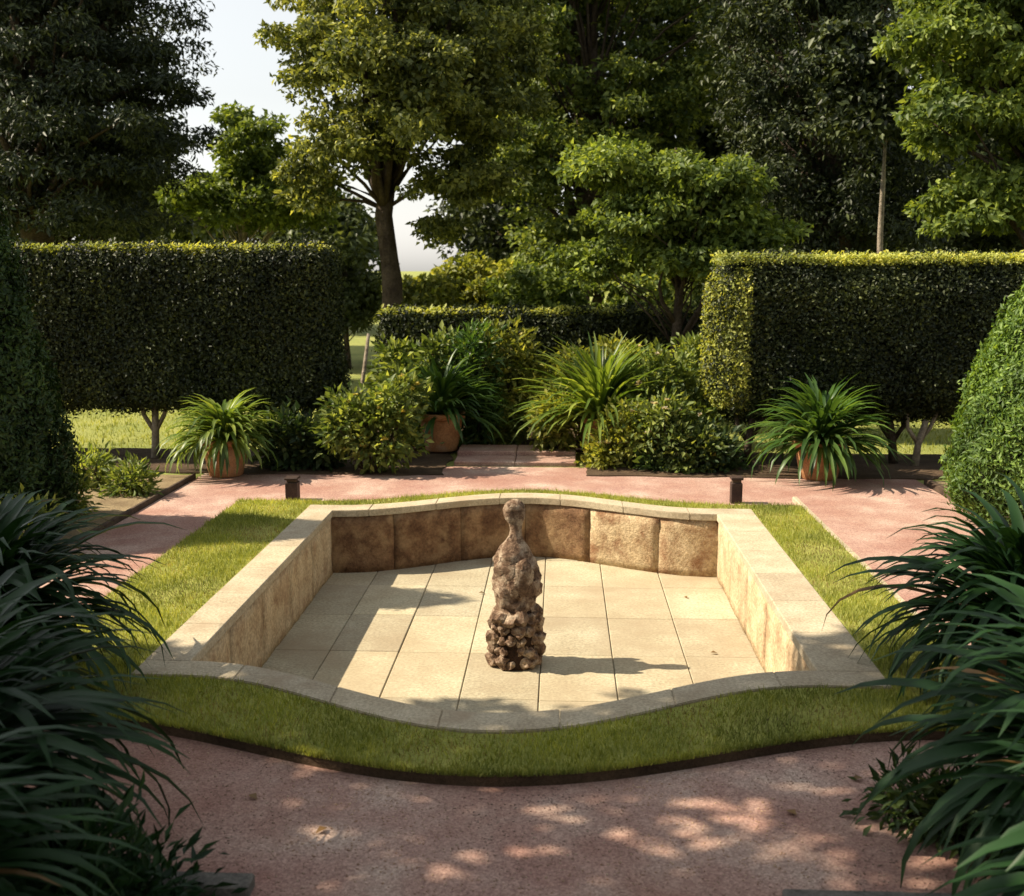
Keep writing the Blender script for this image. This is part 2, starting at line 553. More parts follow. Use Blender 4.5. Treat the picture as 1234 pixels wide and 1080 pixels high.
# the two bowed ends; joints of the far wall as in the photograph
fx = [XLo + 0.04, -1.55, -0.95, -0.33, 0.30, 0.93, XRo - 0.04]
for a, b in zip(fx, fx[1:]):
    curved_block(far_i, lambda x: far_o(x) - 0.04, a, b, ZF - 0.02, ZC, 1, 'midwall' if a > 0.2 else 'shadewall')  # stone tone follows the shaded left and sunlit right of the far wall
    curved_block(near_i, lambda x: near_o(x) + 0.04, a, b, ZF - 0.02, ZC, -1)
# coping
ncp = 6
for k in range(ncp):
    a, b = sy0 + (sy1 - sy0) * k / ncp, sy0 + (sy1 - sy0) * (k + 1) / ncp
    for xa, xb in ((XLo, XLi + 0.015), (XRi - 0.015, XRo)):
        bm = bmesh.new()
        box(bm, xa, xb, a + 0.001, b - 0.001, ZC + 0.001, random.uniform(-0.001, 0.001), 0.006)
        pl('coping_stone', bmmesh('coping_stone', bm), M['coping'])
cx_ = [XLo + (XRo - XLo) * i / 7 for i in range(8)]
for a, b in zip(cx_, cx_[1:]):
    strip_piece('coping_stone', lambda x: far_i(x) - 0.012, far_o, a + 0.001, b - 0.001, ZC + 0.001, random.uniform(-0.002, 0.002), M['coping'])
    strip_piece('coping_stone', lambda x: near_i(x) + 0.012, near_o, a + 0.001, b - 0.001, ZC + 0.001, random.uniform(-0.002, 0.002), M['coping'])

# ------------------------------------------------------------------ statue on the pool floor
sb = gp(621, 806, ZF)
st = thing('garden_statue', 'weathered brown stone figure with small head and slim neck on heaped rocks in the pool', 'statue', (sb.x, sb.y + 0.1, ZF + 0.002))
prof = [(0.30, 0.0, 0.12, 0.11), (0.40, 0.0, 0.135, 0.125), (0.47, 0.0, 0.145, 0.13), (0.56, 0.0, 0.168, 0.142), (0.66, -0.005, 0.172, 0.142), (0.74, -0.01, 0.160, 0.132),
        (0.81, -0.012, 0.138, 0.115), (0.87, -0.01, 0.102, 0.088), (0.91, -0.006, 0.066, 0.06), (0.95, -0.002, 0.047, 0.045), (0.99, 0.0, 0.042, 0.04),
        (1.03, -0.002, 0.048, 0.043), (1.065, -0.008, 0.068, 0.05), (1.10, -0.012, 0.080, 0.055), (1.135, -0.014, 0.082, 0.056), (1.165, -0.012, 0.072, 0.05),
        (1.19, -0.01, 0.05, 0.036), (1.207, -0.008, 0.024, 0.018)]
bm = bmesh.new()
ns = 28
rings = []
# finer rings between the profile stations
fine = []
for (p, q) in zip(prof, prof[1:]):
    for t in (0, 0.34, 0.67):
        fine.append(tuple(p[k] + (q[k] - p[k]) * t for k in range(4)))
fine.append(prof[-1])
for z, cx, rx, ry in fine:
    ring = []
    for k in range(ns):
        a = 2 * math.pi * k / ns
        n1 = noise.noise(Vector((math.cos(a) * 1.6, math.sin(a) * 1.6, z * 7))) * 0.20
        n2 = noise.noise(Vector((math.cos(a) * 4, math.sin(a) * 4, z * 20))) * 0.20
        amp = 1.0 if z < 0.85 else 0.45
        s = 1 + (n1 + n2) * amp
        x, y = cx + rx * s * math.cos(a), ry * s * math.sin(a)
        ring.append(bm.verts.new((x, y, z)))
    rings.append(ring)
for a, b in zip(rings, rings[1:]):
    for k in range(ns): bm.faces.new((a[k], a[(k + 1) % ns], b[(k + 1) % ns], b[k]))
bm.faces.new(rings[-1]); bm.faces.new(rings[0][::-1])
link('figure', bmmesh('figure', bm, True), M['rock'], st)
# folds at the sides of the torso
for sy in (1, -1):
    bm = bmesh.new()
    r = bmesh.ops.create_icosphere(bm, subdivisions=3, radius=1)
    for v in bm.verts:
        p = v.co.copy()
        d = 1 + 0.3 * noise.noise(p * 2.3 + Vector((sy * 9, 0, 0)))
        v.co = Vector((p.x * 0.085 * d, p.y * 0.04 * d, p.z * 0.17 * d))
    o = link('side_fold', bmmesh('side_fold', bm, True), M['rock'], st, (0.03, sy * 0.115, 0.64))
    o.rotation_euler = (sy * -0.12, 0.25, 0)


def rock_mesh(sd, sub=2):
    bm = bmesh.new()
    bmesh.ops.create_icosphere(bm, subdivisions=sub, radius=1)
    for v in bm.verts:
        p = v.co.copy()
        d = 0.95 + 0.5 * noise.noise(p * 1.4 + Vector((sd * 7.1, 0, 0))) + 0.22 * noise.noise(p * 3.3 + Vector((0, sd * 3.1, 0)))
        v.co = p * d
    return bmmesh('rock', bm)


rocks = [rock_mesh(i) for i in range(6)]
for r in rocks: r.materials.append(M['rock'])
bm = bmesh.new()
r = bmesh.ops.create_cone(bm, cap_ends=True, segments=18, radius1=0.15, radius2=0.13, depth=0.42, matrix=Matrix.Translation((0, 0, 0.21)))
link('rock_core', bmmesh('rock_core', bm), M['gapshade'], st)  # core coloured dark so the gaps between rocks look shaded
for lev, (z, rr, n) in enumerate([(0.05, 0.152, 11), (0.13, 0.148, 11), (0.21, 0.150, 11), (0.29, 0.150, 11), (0.37, 0.142, 10)]):
    for k in range(n):
        a = 2 * math.pi * (k + 0.5 * (lev % 2)) / n + random.uniform(-.15, .15)
        o = link('rock', random.choice(rocks), None, st, (math.cos(a) * rr * random.uniform(.92, 1.1), math.sin(a) * rr * 0.9, z + random.uniform(-.015, .015)))
        s = random.uniform(0.032, 0.068)
        o.scale = (s, s, s * random.uniform(.8, 1.1))
        o.rotation_euler = (random.uniform(0, 6), random.uniform(0, 6), random.uniform(0, 6))
        if o.location.z < s * 1.0: o.location.z = s * 0.95


# ------------------------------------------------------------------ grass on the turf borders
def in_poly_mask(X, Y):
    def bw(x, hw):
        d = np.abs(x - CXP) / hw
        return np.where(d < 1, 0.5 * (1 + np.cos(np.pi * np.minimum(d, 1))), 0)
    tn, tf = 5.06 - .58 * bw(X, 2.25), 10.16 + .60 * bw(X, 1.95)
    pn, pf = 5.57 - .66 * bw(X, 1.75), 9.92 + .65 * bw(X, 1.75)
    inside_t = (X > XTl) & (X < XTr) & (Y > tn) & (Y < tf)
    inside_p = (X > XLo - .012) & (X < XRo + .012) & (Y > pn - .012) & (Y < pf + .012)
    return inside_t & ~inside_p


def blades(X, Y, z, hmin, hmax, wd, name, mat):
    n = len(X)
    h = rng.uniform(hmin, hmax, n)
    a = rng.uniform(0, 2 * np.pi, n)
    le = rng.uniform(0.1, 0.75, n) * h
    b = rng.uniform(0, 2 * np.pi, n)
    base = np.stack([X, Y, np.full(n, z)], 1)
    sd = np.stack([np.cos(a), np.sin(a), 0 * a], 1) * (wd * rng.uniform(.6, 1.3, n))[:, None]
    tip = base + np.stack([np.cos(b) * le, np.sin(b) * le, h], 1)
    V = np.stack([base - sd, base + sd, tip], 1).reshape(-1, 3)
    T = np.arange(3 * n).reshape(-1, 3)
    return link(name, npmesh(name, V, T), mat)


n = 330000
X = rng.uniform(XTl, XTr, n); Y = rng.uniform(4.35, 11.0, n)
k = in_poly_mask(X, Y)
X, Y = X[k], Y[k]
dens_n = np.array([noise.noise(Vector((x * 2.2, y * 2.2, 3))) for x, y in zip(X, Y)])
kk = rng.uniform(-.45, .5, len(X)) < dens_n + .22
Xd, Yd = X[~kk], Y[~kk]
X, Y = X[kk], Y[kk]
# tufts hanging over the cut edge
m = 5000
xe = rng.uniform(XTl, XTr, m)
X = np.concatenate([X, xe]); Y = np.concatenate([Y, np.array([turf_n(x) for x in xe]) + np.abs(rng.normal(0, .012, m)) - .006])
g = blades(Xd[::2], Yd[::2], ZT - 0.004, 0.012, 0.035, 0.003, 'dry_grass', M['drygrass'])
tag(g, 'dry straw-coloured grass in thin patches of the turf border', 'grass', kind='stuff')
g = blades(X, Y, ZT - 0.006, 0.018, 0.055, 0.0032, 'grass', M['grass'])
tag(g, 'short sunlit grass of the turf border around the pool', 'grass', kind='stuff')
# rougher lawn behind the hedges
n = 22000
X = rng.uniform(-9, 8, n); Y = rng.uniform(13.5, 19, n)
g = blades(X, Y, ZG - 0.008, 0.03, 0.09, 0.007, 'lawn_grass', M['grass'])
tag(g, 'sunlit lawn grass beyond the clipped hedges', 'grass', kind='stuff')

# pebbles on the path near us
n = 60000
X = rng.uniform(-2.6, 2.6, n); Y = rng.uniform(2.6, 6.5, n)
k = ~((X > XTl + .0) & (X < XTr) & (Y > np.array([turf_n(x) for x in X]) - .01))
X, Y = X[k], Y[k]
n = len(X)
s = .002 + .005 * rng.uniform(0, 1, n) ** 4
octv = np.array([[1, 0, 0], [0, 1, 0], [-1, 0, 0], [0, -1, 0], [0, 0, .4], [0, 0, -.3]])
octf = np.array([[0, 1, 4], [1, 2, 4], [2, 3, 4], [3, 0, 4], [1, 0, 5], [2, 1, 5], [3, 2, 5], [0, 3, 5]])
V = octv[None] * s[:, None, None] * rng.uniform(.6, 1.3, (n, 6, 1)) + np.stack([X, Y, np.full(n, ZG + .001)], 1)[:, None]
Fc = octf[None] + (np.arange(n) * 6)[:, None, None]
pb = link('pebbles', npmesh('pebbles', V.reshape(-1, 3), Fc.reshape(-1, 3)), M['pebble'])
tag(pb, 'loose reddish pebbles scattered over the gravel path', 'gravel', kind='stuff')


# ------------------------------------------------------------------ hedges and topiary
def shell_leaves(pts, nrm, size, jitter, wr=0.55):
    n = len(pts)
    rn = rng.normal(size=(n, 3))
    N = unit(nrm + 0.45 * rn)
    D = unit(np.cross(N, rng.normal(size=(n, 3))) + 0.22 * nrm + np.array([0, 0, .2]))
    L = size * rng.uniform(.6, 1.4, n)
    P = pts + nrm * rng.normal(0, jitter, n)[:, None]
    return leaf_cloud(P, D, N, L, L * wr)


def hedge(name, label, x0, x1, y0, y1, z0, z1, dens, leaf, mat, stems, rad=0.18, lump=0.035, cat='hedge', group=None, sunny=False):
    t = thing(name, label, cat, ((x0 + x1) / 2, (y0 + y1) / 2, ZG + 0.03), group=group)
    O = np.array(t.location)
    # points over a rounded box
    A = [('x', x0, -1, (y1 - y0) * (z1 - z0)), ('x', x1, 1, (y1 - y0) * (z1 - z0)), ('y', y0, -1, (x1 - x0) * (z1 - z0)),
         ('y', y1, 1, (x1 - x0) * (z1 - z0) * .25), ('z', z1, 1, (x1 - x0) * (y1 - y0)), ('z', z0, -1, (x1 - x0) * (y1 - y0) * .5)]
    P = []
    for ax, val, sg, ar in A:
        n = int(ar * dens)
        q = np.stack([rng.uniform(x0, x1, n), rng.uniform(y0, y1, n), rng.uniform(z0, z1, n)], 1)
        q[:, 'xyz'.index(ax)] = val
        P.append(q)
    P = np.concatenate(P)
    lo, hi = np.array([x0, y0, z0]) + rad, np.array([x1, y1, z1]) - rad
    c = np.clip(P, lo, hi)
    N = unit(P - c)
    ph = rng.uniform(0, 6, 6)
    bump = (np.sin(P[:, 0] * 3.1 + ph[0]) * np.sin(P[:, 2] * 3.7 + ph[1]) + .6 * np.sin(P[:, 0] * 7.3 + ph[2] + P[:, 2] * 5) + .5 * np.sin(P[:, 1] * 6 + P[:, 0] * 11 + ph[3]) * np.sin(P[:, 2] * 9 + ph[4])) * lump
    P = c + N * (rad + bump[:, None])
    # brighter leaves that paint the sunlight along the top and over the sunny end
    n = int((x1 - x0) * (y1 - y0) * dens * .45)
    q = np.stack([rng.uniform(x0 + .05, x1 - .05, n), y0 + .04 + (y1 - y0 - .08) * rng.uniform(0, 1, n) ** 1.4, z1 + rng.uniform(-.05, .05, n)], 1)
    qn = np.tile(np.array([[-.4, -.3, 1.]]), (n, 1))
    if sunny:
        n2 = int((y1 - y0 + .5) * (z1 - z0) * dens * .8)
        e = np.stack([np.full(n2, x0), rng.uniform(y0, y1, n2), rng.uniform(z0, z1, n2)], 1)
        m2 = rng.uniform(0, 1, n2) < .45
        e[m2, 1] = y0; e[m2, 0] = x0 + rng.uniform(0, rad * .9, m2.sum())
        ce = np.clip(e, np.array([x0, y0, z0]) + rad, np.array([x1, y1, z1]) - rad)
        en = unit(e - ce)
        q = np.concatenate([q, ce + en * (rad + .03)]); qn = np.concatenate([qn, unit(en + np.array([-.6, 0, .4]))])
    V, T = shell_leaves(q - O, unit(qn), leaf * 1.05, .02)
    f = link('sunlit_leaves', npmesh('sunlit_leaves', V, T), M['hedgelit'], t); f['kind'] = 'stuff'
    V, T = shell_leaves(P - O, N, leaf, 0.042)
    f = link('foliage', npmesh('foliage', V, T), mat, t); f['kind'] = 'stuff'
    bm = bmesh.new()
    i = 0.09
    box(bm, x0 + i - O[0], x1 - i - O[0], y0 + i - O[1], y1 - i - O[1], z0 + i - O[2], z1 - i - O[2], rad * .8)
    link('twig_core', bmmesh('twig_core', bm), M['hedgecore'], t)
    for (sx, syy, rr, m, lean) in stems:
        bm = bmesh.new()
        b = Vector((sx - O[0], syy - O[1], -0.03))
        pts = [b, b + Vector((lean * .3, .02, (z0 - ZG) * .5)), b + Vector((lean, 0, z0 - ZG + 0.02))]
        tube(bm, pts, [rr * 1.15, rr, rr * .9])
        tip = pts[-1]
        for dx in (-.22, .2):
            tube(bm, [pts[1], pts[1] + Vector((dx * .6, 0, (z0 - ZG) * .35)), tip + Vector((dx, .05, .25))], [rr * .7, rr * .6, rr * .4], 6)
        link('stem', bmmesh('stem', bm, True), m, t)
    return t


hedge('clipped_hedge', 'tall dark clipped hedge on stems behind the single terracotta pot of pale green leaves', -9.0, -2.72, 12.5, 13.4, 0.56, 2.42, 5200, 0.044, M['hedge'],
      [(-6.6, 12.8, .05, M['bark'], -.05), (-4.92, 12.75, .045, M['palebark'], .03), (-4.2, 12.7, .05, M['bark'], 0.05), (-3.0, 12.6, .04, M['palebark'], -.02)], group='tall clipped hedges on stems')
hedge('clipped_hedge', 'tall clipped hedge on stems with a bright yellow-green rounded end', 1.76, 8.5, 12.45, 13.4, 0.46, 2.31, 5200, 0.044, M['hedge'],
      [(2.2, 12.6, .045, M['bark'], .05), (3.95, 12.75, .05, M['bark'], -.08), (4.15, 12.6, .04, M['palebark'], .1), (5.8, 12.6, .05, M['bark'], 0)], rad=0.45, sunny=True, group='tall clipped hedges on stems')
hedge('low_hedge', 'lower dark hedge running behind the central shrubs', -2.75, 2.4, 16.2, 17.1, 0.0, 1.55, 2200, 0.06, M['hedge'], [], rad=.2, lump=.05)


def topiary(name, label, loc, prof, n, leaf, mat, core):
    """clipped bush of revolution; prof = [(z, r)]"""
    t = thing(name, label, 'topiary', loc)
    zs = np.array([p[0] for p in prof]); rs = np.array([p[1] for p in prof])
    m = n * 3
    z = rng.uniform(zs[0], zs[-1], m)
    r = np.interp(z, zs, rs)
    keep = rng.uniform(0, rs.max(), m) < r
    z, r = z[keep][:n], r[keep][:n]
    a = rng.uniform(0, 2 * np.pi, len(z))
    sl = np.interp(z + .02, zs, rs) - np.interp(z - .02, zs, rs)
    N = unit(np.stack([np.cos(a), np.sin(a), -sl / .04], 1))
    lump = .05 * np.sin(a * 5 + z * 3) * np.sin(z * 6 + a) + .03 * np.sin(a * 11 - z * 9)
    P = np.stack([np.cos(a) * (r + lump), np.sin(a) * (r + lump), z], 1)
    V, T = shell_leaves(P, N, leaf, .03, .4)
    f = link('foliage', npmesh('foliage', V, T), mat, t); f['kind'] = 'stuff'
    bm = bmesh.new()
    rings = []
    for zz, rr in prof:
        rr = max(rr - .09, .01)
        rings.append([bm.verts.new((rr * math.cos(2 * math.pi * k / 20), rr * math.sin(2 * math.pi * k / 20), zz - (.06 if zz > 1 else 0))) for k in range(20)])
    for p, q in zip(rings, rings[1:]):
        for k in range(20): bm.faces.new((p[k], p[(k + 1) % 20], q[(k + 1) % 20], q[k]))
    bm.faces.new(rings[0][::-1]); bm.faces.new(rings[-1])
    link('twig_core', bmmesh('twig_core', bm, True), core, t)
    bm = bmesh.new()
    tube(bm, [Vector((0, 0, -.06)), Vector((.01, 0, .3)), Vector((0, 0, prof[-1][0] * .6))], [.09, .08, .05])
    link('trunk', bmmesh('trunk', bm, True), M['bark'], t)
    return t


topiary('topiary_cone', 'dark narrow clipped yew cone beside the potted plant and gravel path', (-5.12, 9.0, ZG + .03),
        [(0.06, .68), (.4, .80), (.9, .74), (1.6, .60), (2.3, .44), (3.0, .26), (3.5, .11), (3.7, .02)], 46000, 0.055, M['yew'], M['hedgecore'])
topiary('topiary_cone', 'bright green rounded clipped yew beehive in front of the tall hedge', (4.72, 9.75, ZG + .03),
        [(0.06, .98), (.3, 1.12), (.7, 1.08), (1.2, .96), (1.7, .76), (2.1, .55), (2.45, .32), (2.65, .12), (2.7, .03)], 60000, 0.055, M['yewlight'], M['hedgecore'])


# ------------------------------------------------------------------ trees
def tree(name, label, base, trunk_r, blobs, nleaf, leaf, mat, bark, seed, clump=0.55, flat=0.6, limbs=14, cat='tree', droop=0.0, fork=None, group=None, fill=0.5, wr=.6):
    """blobs: crown ellipsoids (centre Vector, (rx, ry, rz)); trunk and limbs reach into the leaf clumps"""
    rs = random.Random(seed)
    rg = np.random.default_rng(seed)
    t = thing(name, label, cat, base, group=group)
    O = Vector(base)
    vol = [b[1][0] * b[1][1] * b[1][2] for b in blobs]
    tot = sum(v ** .67 for v in vol)
    cl = []
    for (c, r), v in zip(blobs, vol):
        k = max(4, int(nleaf / 150 * v ** .67 / tot))
        d = rg.normal(size=(k, 3)); d /= np.linalg.norm(d, axis=1, keepdims=True)
        rad = rg.uniform(fill, 1.0, k) ** .6
        p = np.array(c)[None] + d * rad[:, None] * np.array(r)[None]
        cl.append(np.concatenate([p, d], 1))
    cl = np.concatenate(cl)
    per = nleaf // len(cl)
    sz = rg.uniform(.6, 1.35, len(cl)) * clump
    P = np.repeat(cl[:, :3], per, 0); OD = np.repeat(cl[:, 3:], per, 0); sr = np.repeat(sz, per)
    off = rg.normal(size=P.shape)
    off = off / np.linalg.norm(off, axis=1, keepdims=True) * (rg.uniform(0, 1, len(P)) ** .45)[:, None]
    off[:, 2] *= flat
    Q = P + off * sr[:, None]
    Q[:, 2] -= droop * (off[:, 0] ** 2 + off[:, 1] ** 2) * sr
    N = unit(off * .7 + OD * .3 + np.array([0, 0, .9]) + .8 * rg.normal(size=P.shape))
    D = unit(off + .7 * rg.normal(size=P.shape) + np.array([0, 0, -.25 - droop]))
    L = leaf * rg.uniform(.55, 1.35, len(P))
    V, T = leaf_cloud(Q - np.array(O), D, N, L, L * wr)
    f = link('crown', npmesh('crown', V, T), mat, t); f['kind'] = 'stuff'
    # wood
    bm = bmesh.new()
    top = max(b[0][2] + b[1][2] * .5 for b in blobs) - O.z
    cen = sum((Vector(b[0]) * v for b, v in zip(blobs, vol)), Vector()) / sum(vol) - O
    fk = fork if fork is not None else top * .35
    pts, rad = [], []
    for i in range(9):
        q = i / 8
        z = top * q
        k = max(0, (z - fk) / (top - fk))
        pts.append(Vector((cen.x * k * .8 + rs.uniform(-.12, .12) * (q > .05) * trunk_r * 3, cen.y * k * .8 + rs.uniform(-.12, .12) * (q > .05) * trunk_r * 3, z - (0.1 if i == 0 else 0))))
        rad.append(trunk_r * (1.35 if i == 0 else (1 - .85 * q)))
    tube(bm, pts, rad, 10)
    idx = list(range(len(cl)))
    rs.shuffle(idx)
    for j in idx[:limbs * 3]:
        e = Vector(cl[j, :3]) - O
        big = j in idx[:limbs]
        zz = min(max(e.z * rs.uniform(.45, .75), fk * .8), top * .9)
        q = zz / top
        i = min(int(q * 8), 7)
        s = pts[i].lerp(pts[i + 1], q * 8 - i)
        r0 = trunk_r * (1 - .85 * q) * (.55 if big else .25)
        m = s.lerp(e, .5) + Vector((rs.uniform(-.2, .2), rs.uniform(-.2, .2), .1 * (e - s).length))
        tube(bm, [s, s.lerp(m, .5) + Vector((rs.uniform(-.1, .1), 0, .05)), m, e], [r0, r0 * .8, r0 * .55, r0 * .15], 6)
    link('trunk', bmmesh('trunk', bm, True), bark, t)
    return t


def E(px, py, Y, rpx, rpy, depth):
    """crown ellipsoid seen round a photo pixel at distance Y, radii in photo pixels and metres in depth"""
    c = dp(px, py, Y)
    return (c, (rpx * Y / F, depth, rpy * Y / F))


def gb(px, Y): return (dp(px, 500, Y).x, Y, ZG - 0.01)


# dark conifer on the left: flat tiers
tiers = []
for i, (py, half) in enumerate([(255, 150), (205, 165), (160, 205), (105, 170), (55, 175), (5, 165), (-45, 150), (-95, 130), (-150, 105), (-200, 80), (-250, 50)]):
    tiers.append(E(62 + (i % 2) * 14, py, 20.5, half, 22, half * 20.5 / F * .8))
tree('cedar_tree', 'dark conifer with flat tiers of branches rising over the tall hedge', gb(62, 20.5), .38, tiers, 90000, .13, M['cedar'], M['bark'], 3, clump=.5, flat=.35, limbs=26, droop=.15, fill=.15, wr=.35)
# oak with the visible trunk
tree('oak_tree', 'spreading tree with a dark straight trunk beside the bright sky gap', gb(472, 18.5), .22,
     [E(410, 50, 18, 75, 75, 1.4), E(430, 160, 17.4, 60, 45, 1.0), E(560, 80, 18.5, 100, 100, 1.6), E(550, 215, 18.2, 70, 40, 1.0), E(490, -90, 18.5, 170, 100, 2.2), E(375, 215, 18.5, 35, 40, .7), E(505, 110, 16.6, 50, 70, .6), E(440, 60, 16.4, 40, 60, .5), E(528, 272, 18.3, 26, 20, .5)],
     84000, .10, M['oak'], M['bark'], 5, clump=.34, flat=.42, limbs=18, fork=4.1, fill=.15)
tree('maple_tree', 'tall leafy green tree in the middle of the far wood', gb(700, 25), .32,
     [E(660, 60, 25, 90, 100, 2.0), E(770, 130, 24.5, 80, 80, 1.8), E(650, 200, 24.6, 80, 70, 1.6), E(720, -90, 25, 180, 110, 2.6), E(860, 40, 25, 90, 100, 2), E(690, 290, 24.5, 90, 40, 1.4)],
     70000, .13, M['maple'], M['bark'], 8, clump=.46, flat=.4, limbs=20, fill=.1)
tree('lime_tree', 'small pale green tree spreading low branches before the dark wood', gb(815, 15.2), .10,
     [E(735, 195, 15.2, 48, 30, .6), E(845, 220, 15.1, 70, 38, .7), E(780, 260, 15, 70, 28, .6), E(890, 285, 15, 60, 35, .6), E(720, 315, 15.4, 50, 22, .5), E(830, 310, 15, 60, 25, .6)],
     30000, .095, M['lime'], M['bark'], 12, clump=.28, flat=.4, limbs=14, fork=1.2, fill=.1)
tree('yew_tree', 'broad almost black evergreen tree rising behind the bright-ended hedge', gb(990, 21), .34,
     [E(980, 180, 21, 110, 120, 2.2), E(960, 40, 21.5, 100, 110, 2), E(1060, 230, 21, 90, 80, 1.8), E(1010, -100, 21, 120, 110, 2.2), E(880, 290, 21, 80, 50, 1.5)],
     84000, .12, M['dark'], M['bark'], 15, clump=.42, limbs=18, droop=.2, wr=.4, fill=.3)
tree('lime_tree', 'light green tree with drooping sunlit branches over the rounded yew topiary', gb(1262, 15.5), .2,
     [E(1150, 40, 15.5, 70, 50, 1.0), E(1150, 135, 15.2, 65, 38, .9), E(1225, 190, 15, 45, 50, .9), E(1170, 245, 15.2, 65, 38, .9), E(1225, 30, 15.3, 80, 70, 1.3), E(1300, 90, 15.5, 80, 120, 1.2), E(1240, -90, 15.5, 150, 100, 2)],
     52000, .105, M['lime'], M['bark'], 18, clump=.30, flat=.4, limbs=16, droop=.25, fill=.25)
tree('birch_tree', 'small pale sunlit tree in the sky gap beside the conifer', gb(300, 25), .12,
     [E(300, 170, 25, 35, 45, .9), E(310, 230, 25, 60, 40, 1.1), E(250, 245, 24.5, 40, 30, .8), E(355, 245, 25, 40, 30, .9)],
     15000, .15, M['lime'], M['palebark'], 21, clump=.36, limbs=10, fork=2)
tree('pale_stemmed_tree', 'slim tree with a pale bare stem before the black evergreen', gb(1050, 17.5), .075,
     [E(1060, 130, 17.6, 50, 40, .7), E(1035, 70, 17.6, 55, 40, .8)], 5000, .14, M['dark'], M['palebark'], 23, clump=.4, limbs=2, fork=5.2)
# behind: a second rank that closes the wood
for i, (px, Y, blobs, mt, lab) in enumerate([
    (610, 30, [(610, 60, 130, 150), (600, 250, 60, 70)], 'dark', 'dark leafy tree standing behind the spreading oak'),
    (790, 31, [(790, 90, 130, 150), (800, 270, 110, 70)], 'dark', 'dark leafy tree standing behind the tall green tree'),
    (930, 30, [(930, 60, 120, 160), (900, 270, 110, 60)], 'dark', 'shadowed tree standing behind the black evergreen'),
    (1130, 29, [(1130, 60, 120, 160), (1140, 240, 130, 80)], 'dark', 'shadowed tree standing behind the drooping light green tree'),
    (1290, 28, [(1270, 120, 120, 200)], 'dark', 'shadowed tree at the far end of the wood beyond the topiary'),
    (90, 30, [(60, 120, 140, 170), (120, 250, 110, 40)], 'dark', 'dark broad tree standing behind the tiered conifer'),
    (-90, 27, [(-70, 120, 140, 200)], 'dark', 'dark broad tree beyond the tiered conifer at the end of the hedge'),
]):
    tree('background_tree', lab, gb(px, Y), .3, [E(a, b, Y, c, d, 2.4) for a, b, c, d in blobs], 30000, .19, M[mt], M['bark'], 40 + i, clump=.8, limbs=10, group='trees of the far wood')
for i, (px, py, Y, rx, ry) in enumerate([(300, 275, 42, 80, 45), (200, 270, 44, 90, 50), (395, 292, 40, 45, 40), (640, 320, 40, 60, 30), (720, 300, 41, 70, 45), (850, 300, 42, 90, 55), (1000, 290, 43, 90, 60), (1150, 290, 42, 90, 60)]):
    lab = ['far pale round tree seen in the sky gap over the dark hedge', 'far pale tree low behind the tiered conifer', 'far pale tree between the hedge end and the dark oak trunk', 'far low tree behind the sunlit bushes by the oak', 'far tree seen under the tall green tree', 'far tree behind the small pale green tree', 'far tree behind the black evergreen', 'far tree behind the drooping light green tree'][i]
    tree('distant_tree', lab, gb(px, Y), .3, [E(px, py, Y, rx, ry, 2.6)], 7000, .34, M['far'], M['bark'], 60 + i, clump=1.0, limbs=6, group='distant trees beyond the lawn')
for i, (px, py, Y, rx, ry, mt, lab) in enumerate([(420, 335, 25, 42, 34, 'far', 'grey-green rounded bush beside the dark oak trunk'), (375, 330, 26, 40, 45, 'far', 'grey-green bush showing past the end of the dark hedge'),
     (580, 340, 23, 46, 26, 'shrubyellow', 'sunlit yellow-green bush behind the lower hedge beside the sky gap'), (515, 352, 22, 36, 15, 'shrubyellow', 'low sunlit bush behind the lower hedge by the oak trunk'), (650, 345, 22, 50, 25, 'lime', 'pale green bush behind the middle of the lower hedge'), (800, 350, 21, 70, 25, 'shrub', 'leafy bush behind the lower hedge near the bright hedge end')]):
    tree('far_bush', lab, gb(px, Y), .08, [E(px, py, Y, rx, ry, .8), E(px - 5, py + 28, Y, rx, ry, .8)], 6000, .14, M[mt], M['bark'], 80 + i, clump=.34, limbs=6, cat='bush', fork=.3, group='bushes beyond the lower hedge')
# tree on our side of the garden whose shade dapples the near path
tree('shade_tree', 'tall leafy tree standing in the bed beside the near path and shading it', (-7.9, 3.2, ZG + .02), .26,
     [(Vector((-6.8, 4.6, 6.3)), (2.8, 2.1, 1.5)), (Vector((-7.4, 1.7, 6.2)), (2.6, 1.9, 1.7)), (Vector((-5.4, 2.9, 5.0)), (1.3, 1.6, .8))],
     22500, .20, M['oak'], M['bark'], 31, clump=.58, limbs=16, fork=3.2)
for k, (x, y, lab) in enumerate([(-3.2, -5.5, 'tall unseen tree added behind the near path to block the sky'), (2.6, -6.0, 'tall unseen tree added behind the near path beside its twin to block the sky'), (6.5, -1.0, 'tall unseen tree added at the side of the near path to block the sky'), (-8.6, -3.5, 'tall unseen tree added behind the near path corner to block the sky')]):
    tree('shade_tree', lab, (x, y, ZG - .02), .26, [(Vector((x, y, 6.0)), (2.9, 2.6, 2.6)), (Vector((x + .3, y, 3.4)), (2.3, 2.0, 1.4))], 15000, .26, M['dark'], M['bark'], 90 + k, clump=.7, limbs=10, fork=1.8, group='unseen trees added to block the sky')  # out of view, added to cut sky light on the near path and hedge fronts


# ------------------------------------------------------------------ pots and strap-leaved plants
def lathe(bm, prof, seg=24):
    rings = [[bm.verts.new((r * math.cos(2 * math.pi * k / seg), r * math.sin(2 * math.pi * k / seg), z)) for k in range(seg)] for z, r in prof]
    for a, b in zip(rings, rings[1:]):
        for k in range(seg): bm.faces.new((a[k], a[(k + 1) % seg], b[(k + 1) % seg], b[k]))
    bm.faces.new(rings[0][::-1]); bm.faces.new(rings[-1])


